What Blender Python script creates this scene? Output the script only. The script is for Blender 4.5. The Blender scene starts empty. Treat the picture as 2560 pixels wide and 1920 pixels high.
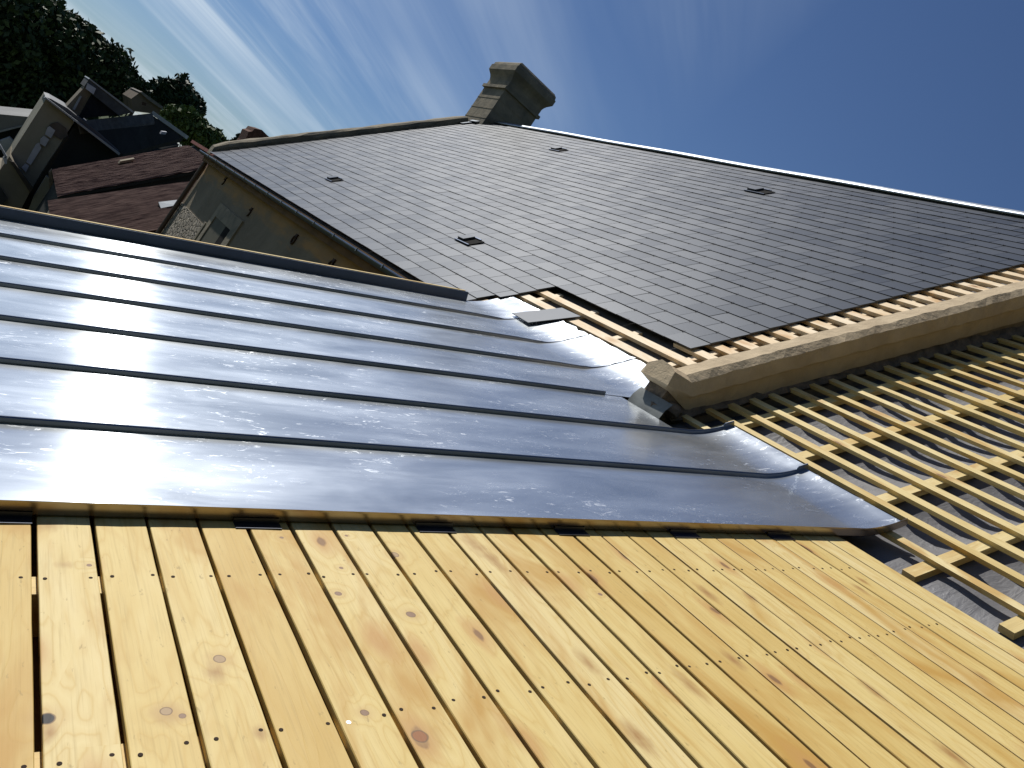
import bpy, math, random
import numpy as np
from mathutils import Vector, Matrix
random.seed(7); rng = np.random.default_rng(7)
sc = bpy.context.scene; COL = sc.collection
R = math.radians

# ------------------------------------------------------------------ camera
# world: +Y runs along the ridge away from the photographer, +X towards the main roof, +Z up; eye at the origin
CM = np.array([[0.68831176, 0.45904688, 0.56169643], [-0.4585981, -0.32458752, 0.82724285], [0.5620629, -0.82699389, -0.01289938]])
cam = bpy.data.cameras.new('camera'); camo = bpy.data.objects.new('camera', cam); COL.objects.link(camo)
camo.matrix_world = Matrix([[CM[0][0], -CM[0][1], -CM[0][2], 0], [CM[1][0], -CM[1][1], -CM[1][2], 0], [CM[2][0], -CM[2][1], -CM[2][2], 0], [0, 0, 0, 1]])
cam.sensor_width = 36; cam.lens = 36 * 2193.965 / 2560; cam.clip_start = .02; cam.clip_end = 3000
sc.camera = camo

# ------------------------------------------------------------------ light
SUN_EL, SUN_AZ = 48, -16.5          # azimuth from +Y towards +X
sd = Vector((math.cos(R(SUN_EL)) * math.sin(R(SUN_AZ)), math.cos(R(SUN_EL)) * math.cos(R(SUN_AZ)), math.sin(R(SUN_EL))))
sl = bpy.data.lights.new('sun', 'SUN'); sl.energy = 5.0; sl.angle = R(.53); sl.color = (1, .965, .90)
so = bpy.data.objects.new('sun', sl); COL.objects.link(so); so.rotation_euler = sd.to_track_quat('Z', 'Y').to_euler()
so.location = (0, 0, 30)
W = bpy.data.worlds.new('World'); sc.world = W; W.use_nodes = True
wn, wl = W.node_tree.nodes, W.node_tree.links
wn.clear()
def N(nt, t, **kw):
    n = nt.new(t)
    for k, v in kw.items():
        if k.startswith('i_'): n.inputs[k[2:].replace('_', ' ')].default_value = v
        else: setattr(n, k, v)
    return n
sky = N(wn, 'ShaderNodeTexSky', sky_type='NISHITA', sun_disc=False, sun_elevation=R(SUN_EL), sun_rotation=R(SUN_AZ), altitude=50, air_density=1.0, dust_density=.15, ozone_density=2.0)
bg = N(wn, 'ShaderNodeBackground', i_Strength=.059)
wo = N(wn, 'ShaderNodeOutputWorld')
# thin cirrus: noise on a cloud layer, stretched along the wind
tc = N(wn, 'ShaderNodeTexCoord'); sep = N(wn, 'ShaderNodeSeparateXYZ'); wl.new(tc.outputs['Generated'], sep.inputs[0])
def wm(op, a, b=None, c=None):
    n = N(wn, 'ShaderNodeMath', operation=op)
    for i, v in enumerate((a, b, c)):
        if v is None: continue
        if isinstance(v, (int, float)): n.inputs[i].default_value = v
        else: wl.new(v, n.inputs[i])
    return n.outputs[0]
den = wm('ADD', wm('MAXIMUM', sep.outputs[2], 0.0), .07)
px = wm('DIVIDE', sep.outputs[0], den); py = wm('DIVIDE', sep.outputs[1], den)
ca, sa = math.cos(R(40)), math.sin(R(40))
cu = wm('ADD', wm('MULTIPLY', px, ca), wm('MULTIPLY', py, sa)); cv = wm('SUBTRACT', wm('MULTIPLY', py, ca), wm('MULTIPLY', px, sa))
cmb = N(wn, 'ShaderNodeCombineXYZ'); wl.new(wm('MULTIPLY', cu, .16), cmb.inputs[0]); wl.new(wm('MULTIPLY', cv, 1.25), cmb.inputs[1]); cmb.inputs[2].default_value = 3.7
n1 = N(wn, 'ShaderNodeTexNoise', i_Scale=1.0, i_Detail=6.0, i_Roughness=.6, i_Distortion=.5); wl.new(cmb.outputs[0], n1.inputs['Vector'])
cmb2 = N(wn, 'ShaderNodeCombineXYZ'); wl.new(wm('MULTIPLY', cu, .3), cmb2.inputs[0]); wl.new(wm('MULTIPLY', cv, .35), cmb2.inputs[1]); cmb2.inputs[2].default_value = 1.2
n2 = N(wn, 'ShaderNodeTexNoise', i_Scale=1.0, i_Detail=3.0); wl.new(cmb2.outputs[0], n2.inputs['Vector'])
mr = N(wn, 'ShaderNodeMapRange', i_From_Min=.38, i_From_Max=.70, interpolation_type='SMOOTHSTEP'); wl.new(n1.outputs[0], mr.inputs[0])
mr2 = N(wn, 'ShaderNodeMapRange', i_From_Min=.25, i_From_Max=.62); wl.new(n2.outputs[0], mr2.inputs[0])
mr3 = N(wn, 'ShaderNodeMapRange', i_From_Min=.54, i_From_Max=.20); wl.new(sep.outputs[0], mr3.inputs[0])   # the cirrus bank lies towards +Y
mr4 = N(wn, 'ShaderNodeMapRange', i_From_Min=.62, i_From_Max=.38); wl.new(sep.outputs[2], mr4.inputs[0])
fac = wm('MULTIPLY', wm('MULTIPLY', wm('MULTIPLY', mr.outputs[0], mr2.outputs[0]), wm('MULTIPLY', mr3.outputs[0], 1.15)), mr4.outputs[0])
mix = N(wn, 'ShaderNodeMix', data_type='RGBA'); wl.new(fac, mix.inputs[0]); tint = N(wn, 'ShaderNodeMix', data_type='RGBA', blend_type='MULTIPLY'); tint.inputs[0].default_value = 1; tint.inputs[7].default_value = (.76, .91, 1.17, 1); wl.new(sky.outputs[0], tint.inputs[6]); wl.new(tint.outputs[2], mix.inputs[6]); mix.inputs[7].default_value = (12.0, 14.0, 16.0, 1)
wl.new(mix.outputs[2], bg.inputs[0]); wl.new(bg.outputs[0], wo.inputs[0])
sc.view_settings.view_transform = 'Standard'; sc.view_settings.look = 'None'; sc.view_settings.exposure = -.17; sc.view_settings.gamma = 1
sc.view_settings.use_curve_mapping = False

# ------------------------------------------------------------------ frames
PZ, PM, PN = R(22.62), R(42.67), R(40.0)
def fr(p): return np.array([math.cos(p), 0, math.sin(p)]), np.array([-math.sin(p), 0, math.cos(p)])
Cz, nz = fr(PZ); Bm, nm = fr(PM); Bn, nn = fr(PN); YY = np.array([0, 1., 0])
P0 = 3.25 * Cz - 1.03 * nz
def ZP(c, y, h=0): return c * Cz + y * YY + (-1.04 + h) * nz       # deck top is h=0
def MP(s, y, h=0): return P0 + s * Bm + y * YY + h * nm            # main roof, batten tops h=0
Bc, ncp = fr(R(42.0))
def CP(s, y, h=0): return P0 + s * Bc + y * YY + h * ncp          # raking coping of the party wall
def NP(s, y, h=0): return P0 + s * Bn + y * YY + h * nn            # near roof
def WP(x, y, z): return np.array([x, y, z], float)

# ------------------------------------------------------------------ object helpers
def link(o, parent=None, **kw):
    COL.objects.link(o)
    if parent is not None: o.parent = parent
    for k, v in kw.items(): o[k] = v
    return o
def thing(name, label, cat, group=None, loc=(0, 0, 0)):
    o = bpy.data.objects.new(name, None); o.empty_display_size = .2
    o['label'] = label; o['category'] = cat
    if group: o['group'] = group
    COL.objects.link(o); return o
class MB:
    def __init__(s): s.v = []; s.f = []; s.uv = []; s.m = []; s.sm = []
    def face(s, pts, uvs=None, m=0, smooth=False):
        b = len(s.v); s.v += [tuple(map(float, p)) for p in pts]; s.f.append(tuple(range(b, b + len(pts))))
        if uvs is None:
            P = [np.array(p) for p in pts]; e = P[1] - P[0]; L = np.linalg.norm(e) + 1e-9; e = e / L
            nrm = np.cross(P[1] - P[0], P[2] - P[0]); nrm = nrm / (np.linalg.norm(nrm) + 1e-12); g = np.cross(nrm, e)
            uvs = [((p - P[0]) @ e, (p - P[0]) @ g) for p in P]
        s.uv.append([tuple(map(float, u)) for u in uvs]); s.m.append(m); s.sm.append(smooth)
    def box(s, F, a0, a1, y0, y1, h0, h1, m=0, uo=0., bev=0.):
        """box in frame F(a, y, h); UV u runs along y, v across."""
        if bev and a1 - a0 > 3 * bev:
            sec = [(a0, h0), (a1, h0), (a1, h1 - bev), (a1 - bev, h1), (a0 + bev, h1), (a0, h1 - bev)]
        else: sec = [(a0, h0), (a1, h0), (a1, h1), (a0, h1)]
        n = len(sec); per = 0
        for i in range(n):
            (p, q), (r, t) = sec[i], sec[(i + 1) % n]
            L = math.hypot(r - p, t - q)
            v0, v1 = per + a0, per + a0 + L
            if abs(q - h1) < 1e-6 and abs(t - h1) < 1e-6: v0, v1 = p, r
            s.face([F(p, y0, q), F(p, y1, q), F(r, y1, t), F(r, y0, t)][::-1], [(y0 + uo, v0), (y1 + uo, v0), (y1 + uo, v1), (y0 + uo, v1)][::-1], m)
            per += L
        s.face([F(p, y0, q) for p, q in sec], [(p, q) for p, q in sec], m)
        s.face([F(p, y1, q) for p, q in sec][::-1], [(p, q) for p, q in sec][::-1], m)
    def boxa(s, F, a0, a1, y0, y1, h0, h1, m=0):
        """box whose long axis is a; UV u runs along a."""
        c = [(y0, h0), (y1, h0), (y1, h1), (y0, h1)]
        for i in range(4):
            (p, q), (r, t) = c[i], c[(i + 1) % 4]
            v0, v1 = (p, r) if abs(p - r) > 1e-9 else (q, t)
            s.face([F(a0, p, q), F(a0, r, t), F(a1, r, t), F(a1, p, q)][::-1], [(a0, v0), (a0, v1), (a1, v1), (a1, v0)][::-1], m)
        s.face([F(a0, p, q) for p, q in c][::-1], None, m); s.face([F(a1, p, q) for p, q in c], None, m)
    def prism(s, bot, top, m=0, caps=True):
        n = len(bot)
        for i in range(n):
            j = (i + 1) % n; s.face([bot[i], bot[j], top[j], top[i]], None, m)
        if caps: s.face(bot[::-1], None, m); s.face(top, None, m)
    def grid(s, P, UV=None, m=0, smooth=True, closed=False):
        """P: [i][j] points, shared verts"""
        ni, nj = len(P), len(P[0]); b = len(s.v)
        for i in range(ni):
            for j in range(nj): s.v.append(tuple(map(float, P[i][j])))
        for i in range(ni - (0 if closed else 1)):
            for j in range(nj - 1):
                i2 = (i + 1) % ni
                s.f.append((b + i * nj + j, b + i2 * nj + j, b + i2 * nj + j + 1, b + i * nj + j + 1))
                s.uv.append([UV[i][j], UV[i + 1 if not closed else i2][j], UV[i + 1 if not closed else i2][j + 1], UV[i][j + 1]] if UV else [(i, j), (i + 1, j), (i + 1, j + 1), (i, j + 1)])
                s.m.append(m); s.sm.append(smooth)
    def build(s, name, mats, parent=None, **kw):
        me = bpy.data.meshes.new(name); me.from_pydata(s.v, [], s.f)
        uvl = me.uv_layers.new(name='UVMap'); flat = [c for f in s.uv for u in f for c in u]
        uvl.data.foreach_set('uv', flat)
        for m in (mats if isinstance(mats, (list, tuple)) else [mats]): me.materials.append(m)
        me.polygons.foreach_set('material_index', s.m); me.polygons.foreach_set('use_smooth', s.sm); me.update()
        return link(bpy.data.objects.new(name, me), parent, **kw)
def sweep(F_pts, sec_fn, mb, m=0, smooth=False, caps=True):
    """F_pts: list of t; sec_fn(t) -> list of 3D section points (closed ring)"""
    rings = [sec_fn(t) for t in F_pts]; n = len(rings[0])
    P = [[r[i] for r in rings] for i in range(n)]
    cum = [0.]
    for a, b in zip(rings[:-1], rings[1:]): cum.append(cum[-1] + float(np.linalg.norm(np.array(a[0]) - np.array(b[0]))))
    UVx = [[(cum[j], .02 * i) for j in range(len(rings))] for i in range(n)]
    mb.grid(P, UVx, m, smooth, closed=True)
    if caps: mb.face(rings[0], None, m); mb.face(rings[-1][::-1], None, m)

# ------------------------------------------------------------------ materials
def mat(name):
    m = bpy.data.materials.new(name); m.use_nodes = True; nt = m.node_tree
    p = nt.nodes['Principled BSDF']; return m, nt.nodes, nt.links, p
def mth(ns, ls, op, a, b=None, c=None, clamp=False):
    n = N(ns, 'ShaderNodeMath', operation=op); n.use_clamp = clamp
    for i, v in enumerate((a, b, c)):
        if v is None: continue
        if isinstance(v, (int, float)): n.inputs[i].default_value = v
        else: ls.new(v, n.inputs[i])
    return n.outputs[0]
def ramp(ns, ls, src, stops, interp='LINEAR'):
    r = N(ns, 'ShaderNodeValToRGB'); r.color_ramp.interpolation = interp
    el = r.color_ramp.elements
    while len(el) < len(stops): el.new(.5)
    for e, (p, c) in zip(el, stops): e.position = p; e.color = (c, c, c, 1) if isinstance(c, (int, float)) else (*c, 1)
    ls.new(src, r.inputs[0]); return r.outputs[0]
def mixc(ns, ls, f, a, b, bt='MIX'):
    n = N(ns, 'ShaderNodeMix', data_type='RGBA', blend_type=bt)
    for i, v in ((0, f), (6, a), (7, b)):
        if isinstance(v, (int, float)): n.inputs[i].default_value = v
        elif isinstance(v, tuple): n.inputs[i].default_value = (*v, 1)
        else: ls.new(v, n.inputs[i])
    return n.outputs[2]
def noise(ns, ls, vec, scale, detail=3, rough=.5, dist=0):
    n = N(ns, 'ShaderNodeTexNoise', i_Scale=scale, i_Detail=detail, i_Roughness=rough, i_Distortion=dist)
    if vec is not None: ls.new(vec, n.inputs['Vector'])
    return n.outputs[0]
def mapping(ns, ls, vec, sc_=(1, 1, 1), loc=(0, 0, 0)):
    m = N(ns, 'ShaderNodeMapping'); m.inputs['Scale'].default_value = sc_; m.inputs['Location'].default_value = loc
    ls.new(vec, m.inputs[0]); return m.outputs[0]
def bump(ns, ls, p, h, strength=.5, dist=.01):
    b = N(ns, 'ShaderNodeBump', i_Strength=strength, i_Distance=dist); ls.new(h, b.inputs['Height']); ls.new(b.outputs[0], p.inputs['Normal'])

def wood(name, pale, mid, deep, knot=True, var=1.0, rough=.62, kn=(), stn=()):
    rough = rough - .02
    m, ns, ls, p = mat(name)
    uv = N(ns, 'ShaderNodeUVMap').outputs[0]; oi = N(ns, 'ShaderNodeObjectInfo')
    off = N(ns, 'ShaderNodeCombineXYZ'); ls.new(mth(ns, ls, 'MULTIPLY', oi.outputs['Random'], 43.7), off.inputs[0]); ls.new(mth(ns, ls, 'MULTIPLY', oi.outputs['Random'], 17.3), off.inputs[1])
    va = N(ns, 'ShaderNodeVectorMath', operation='ADD'); ls.new(uv, va.inputs[0]); ls.new(off.outputs[0], va.inputs[1]); v = va.outputs[0]
    # knots: sparse cells
    kv = mapping(ns, ls, v, (2.6, 6.5, 1)); vo = N(ns, 'ShaderNodeTexVoronoi', i_Scale=1.0, i_Randomness=1.0); vo.voronoi_dimensions = '2D'; ls.new(kv, vo.inputs['Vector'])
    wob = noise(ns, ls, mapping(ns, ls, v, (9, 25, 1)), 1.0, 3)
    dd = mth(ns, ls, 'ADD', vo.outputs['Distance'], mth(ns, ls, 'MULTIPLY', mth(ns, ls, 'SUBTRACT', wob, .5), .22))
    sepc = N(ns, 'ShaderNodeSeparateColor'); ls.new(vo.outputs['Color'], sepc.inputs[0])
    sel = mth(ns, ls, 'GREATER_THAN', sepc.outputs[0], .62)
    near = mth(ns, ls, 'MULTIPLY', ramp(ns, ls, dd, [(0, 1), (.42, 0)]), sel)   # grain bends round the knot
    def place(c, y, sx, sy, wob_amp=.25):     # distance field about one spot of the deck, 1 at its rim
        mp_ = mapping(ns, ls, uv, (1 / sy, 1 / sx, 0), (-y / sy, -c / sx, 0))
        w_ = N(ns, 'ShaderNodeTexNoise', i_Scale=1.0, i_Detail=2.0); ls.new(mapping(ns, ls, uv, (30, 60, 1)), w_.inputs['Vector'])
        ln_ = N(ns, 'ShaderNodeVectorMath', operation='LENGTH'); ls.new(mp_, ln_.inputs[0])
        return mth(ns, ls, 'ADD', ln_.outputs['Value'], mth(ns, ls, 'MULTIPLY', mth(ns, ls, 'SUBTRACT', w_.outputs[0], .5), wob_amp))
    kd = [(place(c, y, r, r * 1.05), kind) for (c, y, r, kind) in kn]
    for d_, kind in kd: near = mth(ns, ls, 'MAXIMUM', near, ramp(ns, ls, mth(ns, ls, 'MULTIPLY', d_, .14), [(.10, 1), (1, 0)]))
    # growth rings
    lf = noise(ns, ls, mapping(ns, ls, v, (1.1, 7, 1)), 1.0, 3, .55, .4)
    ringp = mth(ns, ls, 'ADD', mth(ns, ls, 'MULTIPLY', lf, 9.), mth(ns, ls, 'MULTIPLY', near, 2.0))
    ring = mth(ns, ls, 'PINGPONG', ringp, .5)
    ringm = ramp(ns, ls, ring, [(0, 1.0), (.13, .35), (.5, 0.0)])
    fine = noise(ns, ls, mapping(ns, ls, v, (5, 160, 1)), 1.0, 4, .6)
    blot = noise(ns, ls, mapping(ns, ls, v, (2.0, 9, 1)), 1.0, 4, .6, .6)
    tone = mth(ns, ls, 'ADD', mth(ns, ls, 'MULTIPLY', oi.outputs['Random'], .5 * var), mth(ns, ls, 'MULTIPLY', blot, .62), clamp=True)
    base = ramp(ns, ls, tone, [(.22, pale), (.55, mid), (.9, deep)])
    base = mixc(ns, ls, mth(ns, ls, 'MULTIPLY', ringm, .55), base, deep)
    base = mixc(ns, ls, mth(ns, ls, 'MULTIPLY', ramp(ns, ls, fine, [(.5, 0), (.72, 1)]), .34), base, tuple(.6 * x for x in deep))
    st = noise(ns, ls, mapping(ns, ls, v, (1.3, 4, 1), (7, 3, 0)), 1.0, 4, .62, .8)
    base = mixc(ns, ls, mth(ns, ls, 'MULTIPLY', ramp(ns, ls, st, [(.50, 0), (.66, 1)]), .85), base, (deep[0] * .86, deep[1] * .72, deep[2] * .5))
    sp = noise(ns, ls, mapping(ns, ls, v, (22, 60, 1)), 1.0, 3, .7)
    base = mixc(ns, ls, mth(ns, ls, 'MULTIPLY', ramp(ns, ls, sp, [(.64, 0), (.72, 1)]), .5), base, tuple(.45 * x for x in deep))
    if knot:
        halo = mth(ns, ls, 'MULTIPLY', ramp(ns, ls, dd, [(.07, 1), (.26, 0)]), sel)
        base = mixc(ns, ls, mth(ns, ls, 'MULTIPLY', halo, .75), base, (.50, .27, .08))
        kk = mth(ns, ls, 'MULTIPLY', ramp(ns, ls, dd, [(.045, 1), (.075, 0)]), mth(ns, ls, 'GREATER_THAN', sepc.outputs[0], .8))
        base = mixc(ns, ls, mth(ns, ls, 'MULTIPLY', kk, .8), base, (.18, .085, .035))
    for (c, y, sx, sy, amt) in stn:
        amt = min(.95, amt * 1.3)
        d_ = mth(ns, ls, 'ADD', place(c, y, sx, sy, .9), mth(ns, ls, 'MULTIPLY', mth(ns, ls, 'SUBTRACT', fine, .5), 1.2))
        base = mixc(ns, ls, mth(ns, ls, 'MULTIPLY', ramp(ns, ls, mth(ns, ls, 'MULTIPLY', d_, .5), [(.05, 1), (.6, 0)]), amt), base, (.36, .19, .055))
    for d_, kind in kd:
        core = [(.40, .27, .14), (.27, .165, .10), (.30, .12, .04), (.012, .009, .007)][kind]
        base = mixc(ns, ls, mth(ns, ls, 'MULTIPLY', ramp(ns, ls, mth(ns, ls, 'MULTIPLY', d_, .25), [(.24, .8), (.85, 0)]), .55), base, (.50, .31, .12))
        dh = mth(ns, ls, 'MULTIPLY', d_, .5)
        base = mixc(ns, ls, ramp(ns, ls, dh, [(.46, 1), (.50, 0)]), base, core)
        base = mixc(ns, ls, ramp(ns, ls, dh, [(.42, 0), (.47, .8), (.53, .75), (.58, 0)]), base, (.15, .085, .04))
    ls.new(base, p.inputs['Base Color'])
    p.inputs['Roughness'].default_value = rough; p.inputs['Specular IOR Level'].default_value = .35
    hh = mth(ns, ls, 'ADD', mth(ns, ls, 'MULTIPLY', fine, .5), mth(ns, ls, 'MULTIPLY', ringm, -.3))
    bump(ns, ls, p, hh, .35, .002)
    return m
KN = [(.45, 1.504, .0115, 0), (.914, 1.639, .011, 1), (.768, 1.226, .0155, 2), (.685, 1.307, .008, 1), (.766, 1.739, .008, 1), (.982, 1.931, .012, 0), (.811, 1.86, .005, 1), (.333, 1.36, .010, 0), (.358, 1.343, .006, 1), (.147, 1.366, .013, 3), (.239, 1.873, .005, 1), (.88, 2.034, .0045, 1), (.699, 2.018, .005, 1), (1.519, 1.711, .006, 1)]
ST = [(1.255, 2.0, .03, .10, .5), (1.275, 1.90, .02, .09, .6), (1.279, 1.412, .02, .06, .6), (1.916, 1.702, .022, .06, .8), (1.239, 1.151, .024, .06, .8), (1.506, 1.30, .022, .07, .6), (1.724, 1.38, .018, .05, .75), (2.069, 1.675, .02, .04, .85), (2.629, 1.709, .014, .05, .75), (2.709, 1.763, .016, .03, .8), (2.072, 1.209, .02, .05, .7), (2.058, .96, .024, .06, .8), (2.579, 1.214, .02, .05, .6), (.435, 1.462, .022, .035, .6), (.48, 1.278, .014, .025, .6), (.165, 2.06, .03, .03, .45), (.15, 1.33, .014, .03, .7), (.19, 1.875, .022, .016, .35), (.333, 1.35, .03, .03, .4)]
M_board = wood('pine_boarding', (.73, .59, .29), (.68, .52, .20), (.56, .37, .10), kn=KN, stn=ST)
M_batten = wood('pine_batten', (.80, .66, .35), (.73, .575, .26), (.61, .44, .16), True, .9)
M_batten2 = wood('pale_pine_batten', (.84, .72, .53), (.80, .64, .42), (.68, .48, .25), True, .8)

def metal(name, col, rough, aniso=0., smear=True, tang=True, metallic=1.0):
    m, ns, ls, p = mat(name)
    uv = N(ns, 'ShaderNodeUVMap').outputs[0]; oi = N(ns, 'ShaderNodeObjectInfo')
    off = N(ns, 'ShaderNodeCombineXYZ'); ls.new(mth(ns, ls, 'MULTIPLY', oi.outputs['Random'], 31.7), off.inputs[0]); ls.new(mth(ns, ls, 'MULTIPLY', oi.outputs['Random'], 9.3), off.inputs[1])
    va = N(ns, 'ShaderNodeVectorMath', operation='ADD'); ls.new(uv, va.inputs[0]); ls.new(off.outputs[0], va.inputs[1]); v = va.outputs[0]
    p.inputs['Metallic'].default_value = metallic
    cl = noise(ns, ls, mapping(ns, ls, v, (5, 1.6, 1)), 1.0, 4, .6, .5)
    base = mixc(ns, ls, ramp(ns, ls, cl, [(.3, 0), (.7, 1)]), tuple(.86 * x for x in col), tuple(min(1, 1.1 * x) for x in col))
    r = mth(ns, ls, 'ADD', rough, mth(ns, ls, 'MULTIPLY', mth(ns, ls, 'SUBTRACT', cl, .5), .16))
    if smear:
        a = noise(ns, ls, mapping(ns, ls, v, (26, 11, 1)), 1.0, 5, .72, 1.4)
        b = noise(ns, ls, mapping(ns, ls, v, (2.6, 1.5, 1), (3, 8, 0)), 1.0, 2)
        c = noise(ns, ls, mapping(ns, ls, v, (90, 9, 1)), 1.0, 3, .6, .8)
        sm = mth(ns, ls, 'MULTIPLY', ramp(ns, ls, a, [(.575, 0), (.66, 1)]), ramp(ns, ls, b, [(.44, 0), (.56, 1)]))
        sm = mth(ns, ls, 'MULTIPLY', sm, ramp(ns, ls, c, [(.38, .15), (.55, 1)]))
        base = mixc(ns, ls, mth(ns, ls, 'MULTIPLY', sm, .6), base, (.88, .91, .95))
        r = mth(ns, ls, 'ADD', r, mth(ns, ls, 'MULTIPLY', sm, .14))
        st = noise(ns, ls, mapping(ns, ls, v, (60, .5, 1)), 1.0, 3, .6)
        base = mixc(ns, ls, mth(ns, ls, 'MULTIPLY', ramp(ns, ls, st, [(.5, 0), (.8, 1)]), .2), base, tuple(.6 * x for x in col))
    ls.new(base, p.inputs['Base Color']); ls.new(r, p.inputs['Roughness'])
    if aniso:      # rolled sheet: a soft lobe plus a narrow one drawn out across the rolling direction
        w = noise(ns, ls, mapping(ns, ls, v, (3.2, 1.1, 1)), 1.0, 2)
        bm = N(ns, 'ShaderNodeBump', i_Strength=1.0, i_Distance=.0016); ls.new(w, bm.inputs['Height']); ls.new(bm.outputs[0], p.inputs['Normal'])
        t = N(ns, 'ShaderNodeTangent', direction_type='UV_MAP')
        g = N(ns, 'ShaderNodeBsdfAnisotropic', i_Anisotropy=.76, i_Rotation=0.25); g.distribution = 'GGX'
        ls.new(base, g.inputs['Color']); ls.new(mth(ns, ls, 'ADD', .24, mth(ns, ls, 'MULTIPLY', mth(ns, ls, 'SUBTRACT', cl, .5), .06)), g.inputs['Roughness']); ls.new(t.outputs[0], g.inputs['Tangent']); ls.new(bm.outputs[0], g.inputs['Normal'])
        mx = N(ns, 'ShaderNodeMixShader'); mx.inputs[0].default_value = aniso
        ls.new(p.outputs[0], mx.inputs[1]); ls.new(g.outputs[0], mx.inputs[2]); ls.new(mx.outputs[0], ns['Material Output'].inputs['Surface'])
    return m
M_zinc = metal('new_zinc_sheet', (.69, .74, .79), .245, .13, metallic=.87)
M_zincseam = metal('zinc_fold', (.22, .245, .28), .30, 0, False)  # darker than the sheet; paints dark reflections onto the seam sides
M_zincdark = metal('dull_zinc', (.085, .105, .15), .38, 0, False)
M_clip = metal('dark_steel_clip', (.10, .11, .14), .4, 0, False)
M_nail = metal('nail_head', (.16, .12, .10), .45, 0, False)
M_nailb = metal('bright_nail_head', (.6, .6, .62), .5, 0, False)

def simple(name, col, rough=.8, spec=.3, nscale=6, amt=.25, bumps=0., bscale=20, col2=None, coord='Object', stretch=(1, 1, 1)):
    m, ns, ls, p = mat(name)
    v = mapping(ns, ls, N(ns, 'ShaderNodeTexCoord').outputs[coord], stretch)
    a = noise(ns, ls, v, nscale, 5, .6, .3)
    c2 = col2 or tuple(x * (1 - amt) for x in col)
    c1 = col if col2 else tuple(min(1, x * (1 + amt * .5)) for x in col)
    ls.new(mixc(ns, ls, ramp(ns, ls, a, [(.35, 0), (.65, 1)]), c1, c2), p.inputs['Base Color'])
    p.inputs['Roughness'].default_value = rough; p.inputs['Specular IOR Level'].default_value = spec
    if bumps: bump(ns, ls, p, noise(ns, ls, v, bscale, 5, .65), bumps, .02)
    return m
# slate: dark, satin, each slate a little different (random from UV cell stored in u offset)
def slate_mat():
    m, ns, ls, p = mat('fibre_slate')
    uv = N(ns, 'ShaderNodeUVMap').outputs[0]
    at = N(ns, 'ShaderNodeAttribute', attribute_name='tone', attribute_type='GEOMETRY')
    a = noise(ns, ls, mapping(ns, ls, uv, (3, 3, 1)), 4, 4, .6)
    f = mth(ns, ls, 'ADD', mth(ns, ls, 'MULTIPLY', at.outputs['Fac'], .7), mth(ns, ls, 'MULTIPLY', a, .3))
    ls.new(ramp(ns, ls, f, [(.1, (.034, .039, .048)), (.9, (.052, .058, .070))]), p.inputs['Base Color'])
    ls.new(mth(ns, ls, 'ADD', .375, mth(ns, ls, 'MULTIPLY', at.outputs['Fac'], .055)), p.inputs['Roughness'])
    p.inputs['Specular IOR Level'].default_value = .48; p.inputs['Specular Tint'].default_value = (.86, .92, 1, 1)
    bump(ns, ls, p, noise(ns, ls, mapping(ns, ls, uv, (1, 1, 1)), 60, 3), .12, .002)
    return m
M_naild = simple('dark_nail_hole', (.035, .02, .012), .8, .2)
M_lead = simple('dull_lead', (.17, .18, .17), .6, .4, 12, .3)
M_slate = slate_mat()
M_slatefar = simple('old_slate', (.060, .064, .068), .55, .5, 1.2, .25, .2, 9)
M_black = simple('void_dark', (.012, .011, .010), .9, .1)
M_felt = None
def felt_mat():
    m, ns, ls, p = mat('roofing_underlay')
    v = N(ns, 'ShaderNodeTexCoord').outputs['Object']
    a = noise(ns, ls, mapping(ns, ls, v, (2, 2, 2)), 3, 4, .6)
    ls.new(ramp(ns, ls, a, [(.3, (.12, .118, .125)), (.7, (.17, .167, .175))]), p.inputs['Base Color'])
    p.inputs['Roughness'].default_value = .5; p.inputs['Specular IOR Level'].default_value = .5
    bump(ns, ls, p, noise(ns, ls, mapping(ns, ls, v, (3, 8, 3)), 3, 4, .6, .6), .3, .02)
    return m
M_felt = felt_mat()
M_stone = simple('limestone_coping', (.58, .46, .30), .85, .25, 5, .3, .55, 14, col2=(.47, .365, .235))
M_stoneold = simple('weathered_limestone', (.31, .265, .19), .9, .2, 3, .3, .6, 9, col2=(.17, .155, .12))
M_mortar = simple('rough_mortar', (.26, .20, .145), .95, .15, 14, .4, .9, 22, col2=(.12, .10, .08))
def render_wall():
    m, ns, ls, p = mat('old_lime_render')
    v = N(ns, 'ShaderNodeTexCoord').outputs['Object']; g = N(ns, 'ShaderNodeSeparateXYZ'); ls.new(v, g.inputs[0])
    a = noise(ns, ls, v, 1.1, 5, .6, .4); b = noise(ns, ls, mapping(ns, ls, v, (1, .5, 2.6)), 2.2, 4, .6, .5)
    c = ramp(ns, ls, a, [(.3, (.185, .155, .11)), (.7, (.255, .215, .155))])
    # rust coloured run-off stain under the gutter
    band = mth(ns, ls, 'MULTIPLY', ramp(ns, ls, mth(ns, ls, 'ADD', g.outputs[2], mth(ns, ls, 'MULTIPLY', b, .55)), [(0, 0), (.05, .3), (.16, 1), (.5, .9)]), ramp(ns, ls, b, [(.3, .35), (.6, 1)]))
    ls.new(mixc(ns, ls, mth(ns, ls, 'MULTIPLY', band, .55), c, (.50, .27, .085)), p.inputs['Base Color'])
    p.inputs['Roughness'].default_value = .92; p.inputs['Specular IOR Level'].default_value = .15
    bump(ns, ls, p, noise(ns, ls, v, 7, 5, .65), .5, .03); return m
M_render = render_wall()
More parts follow.
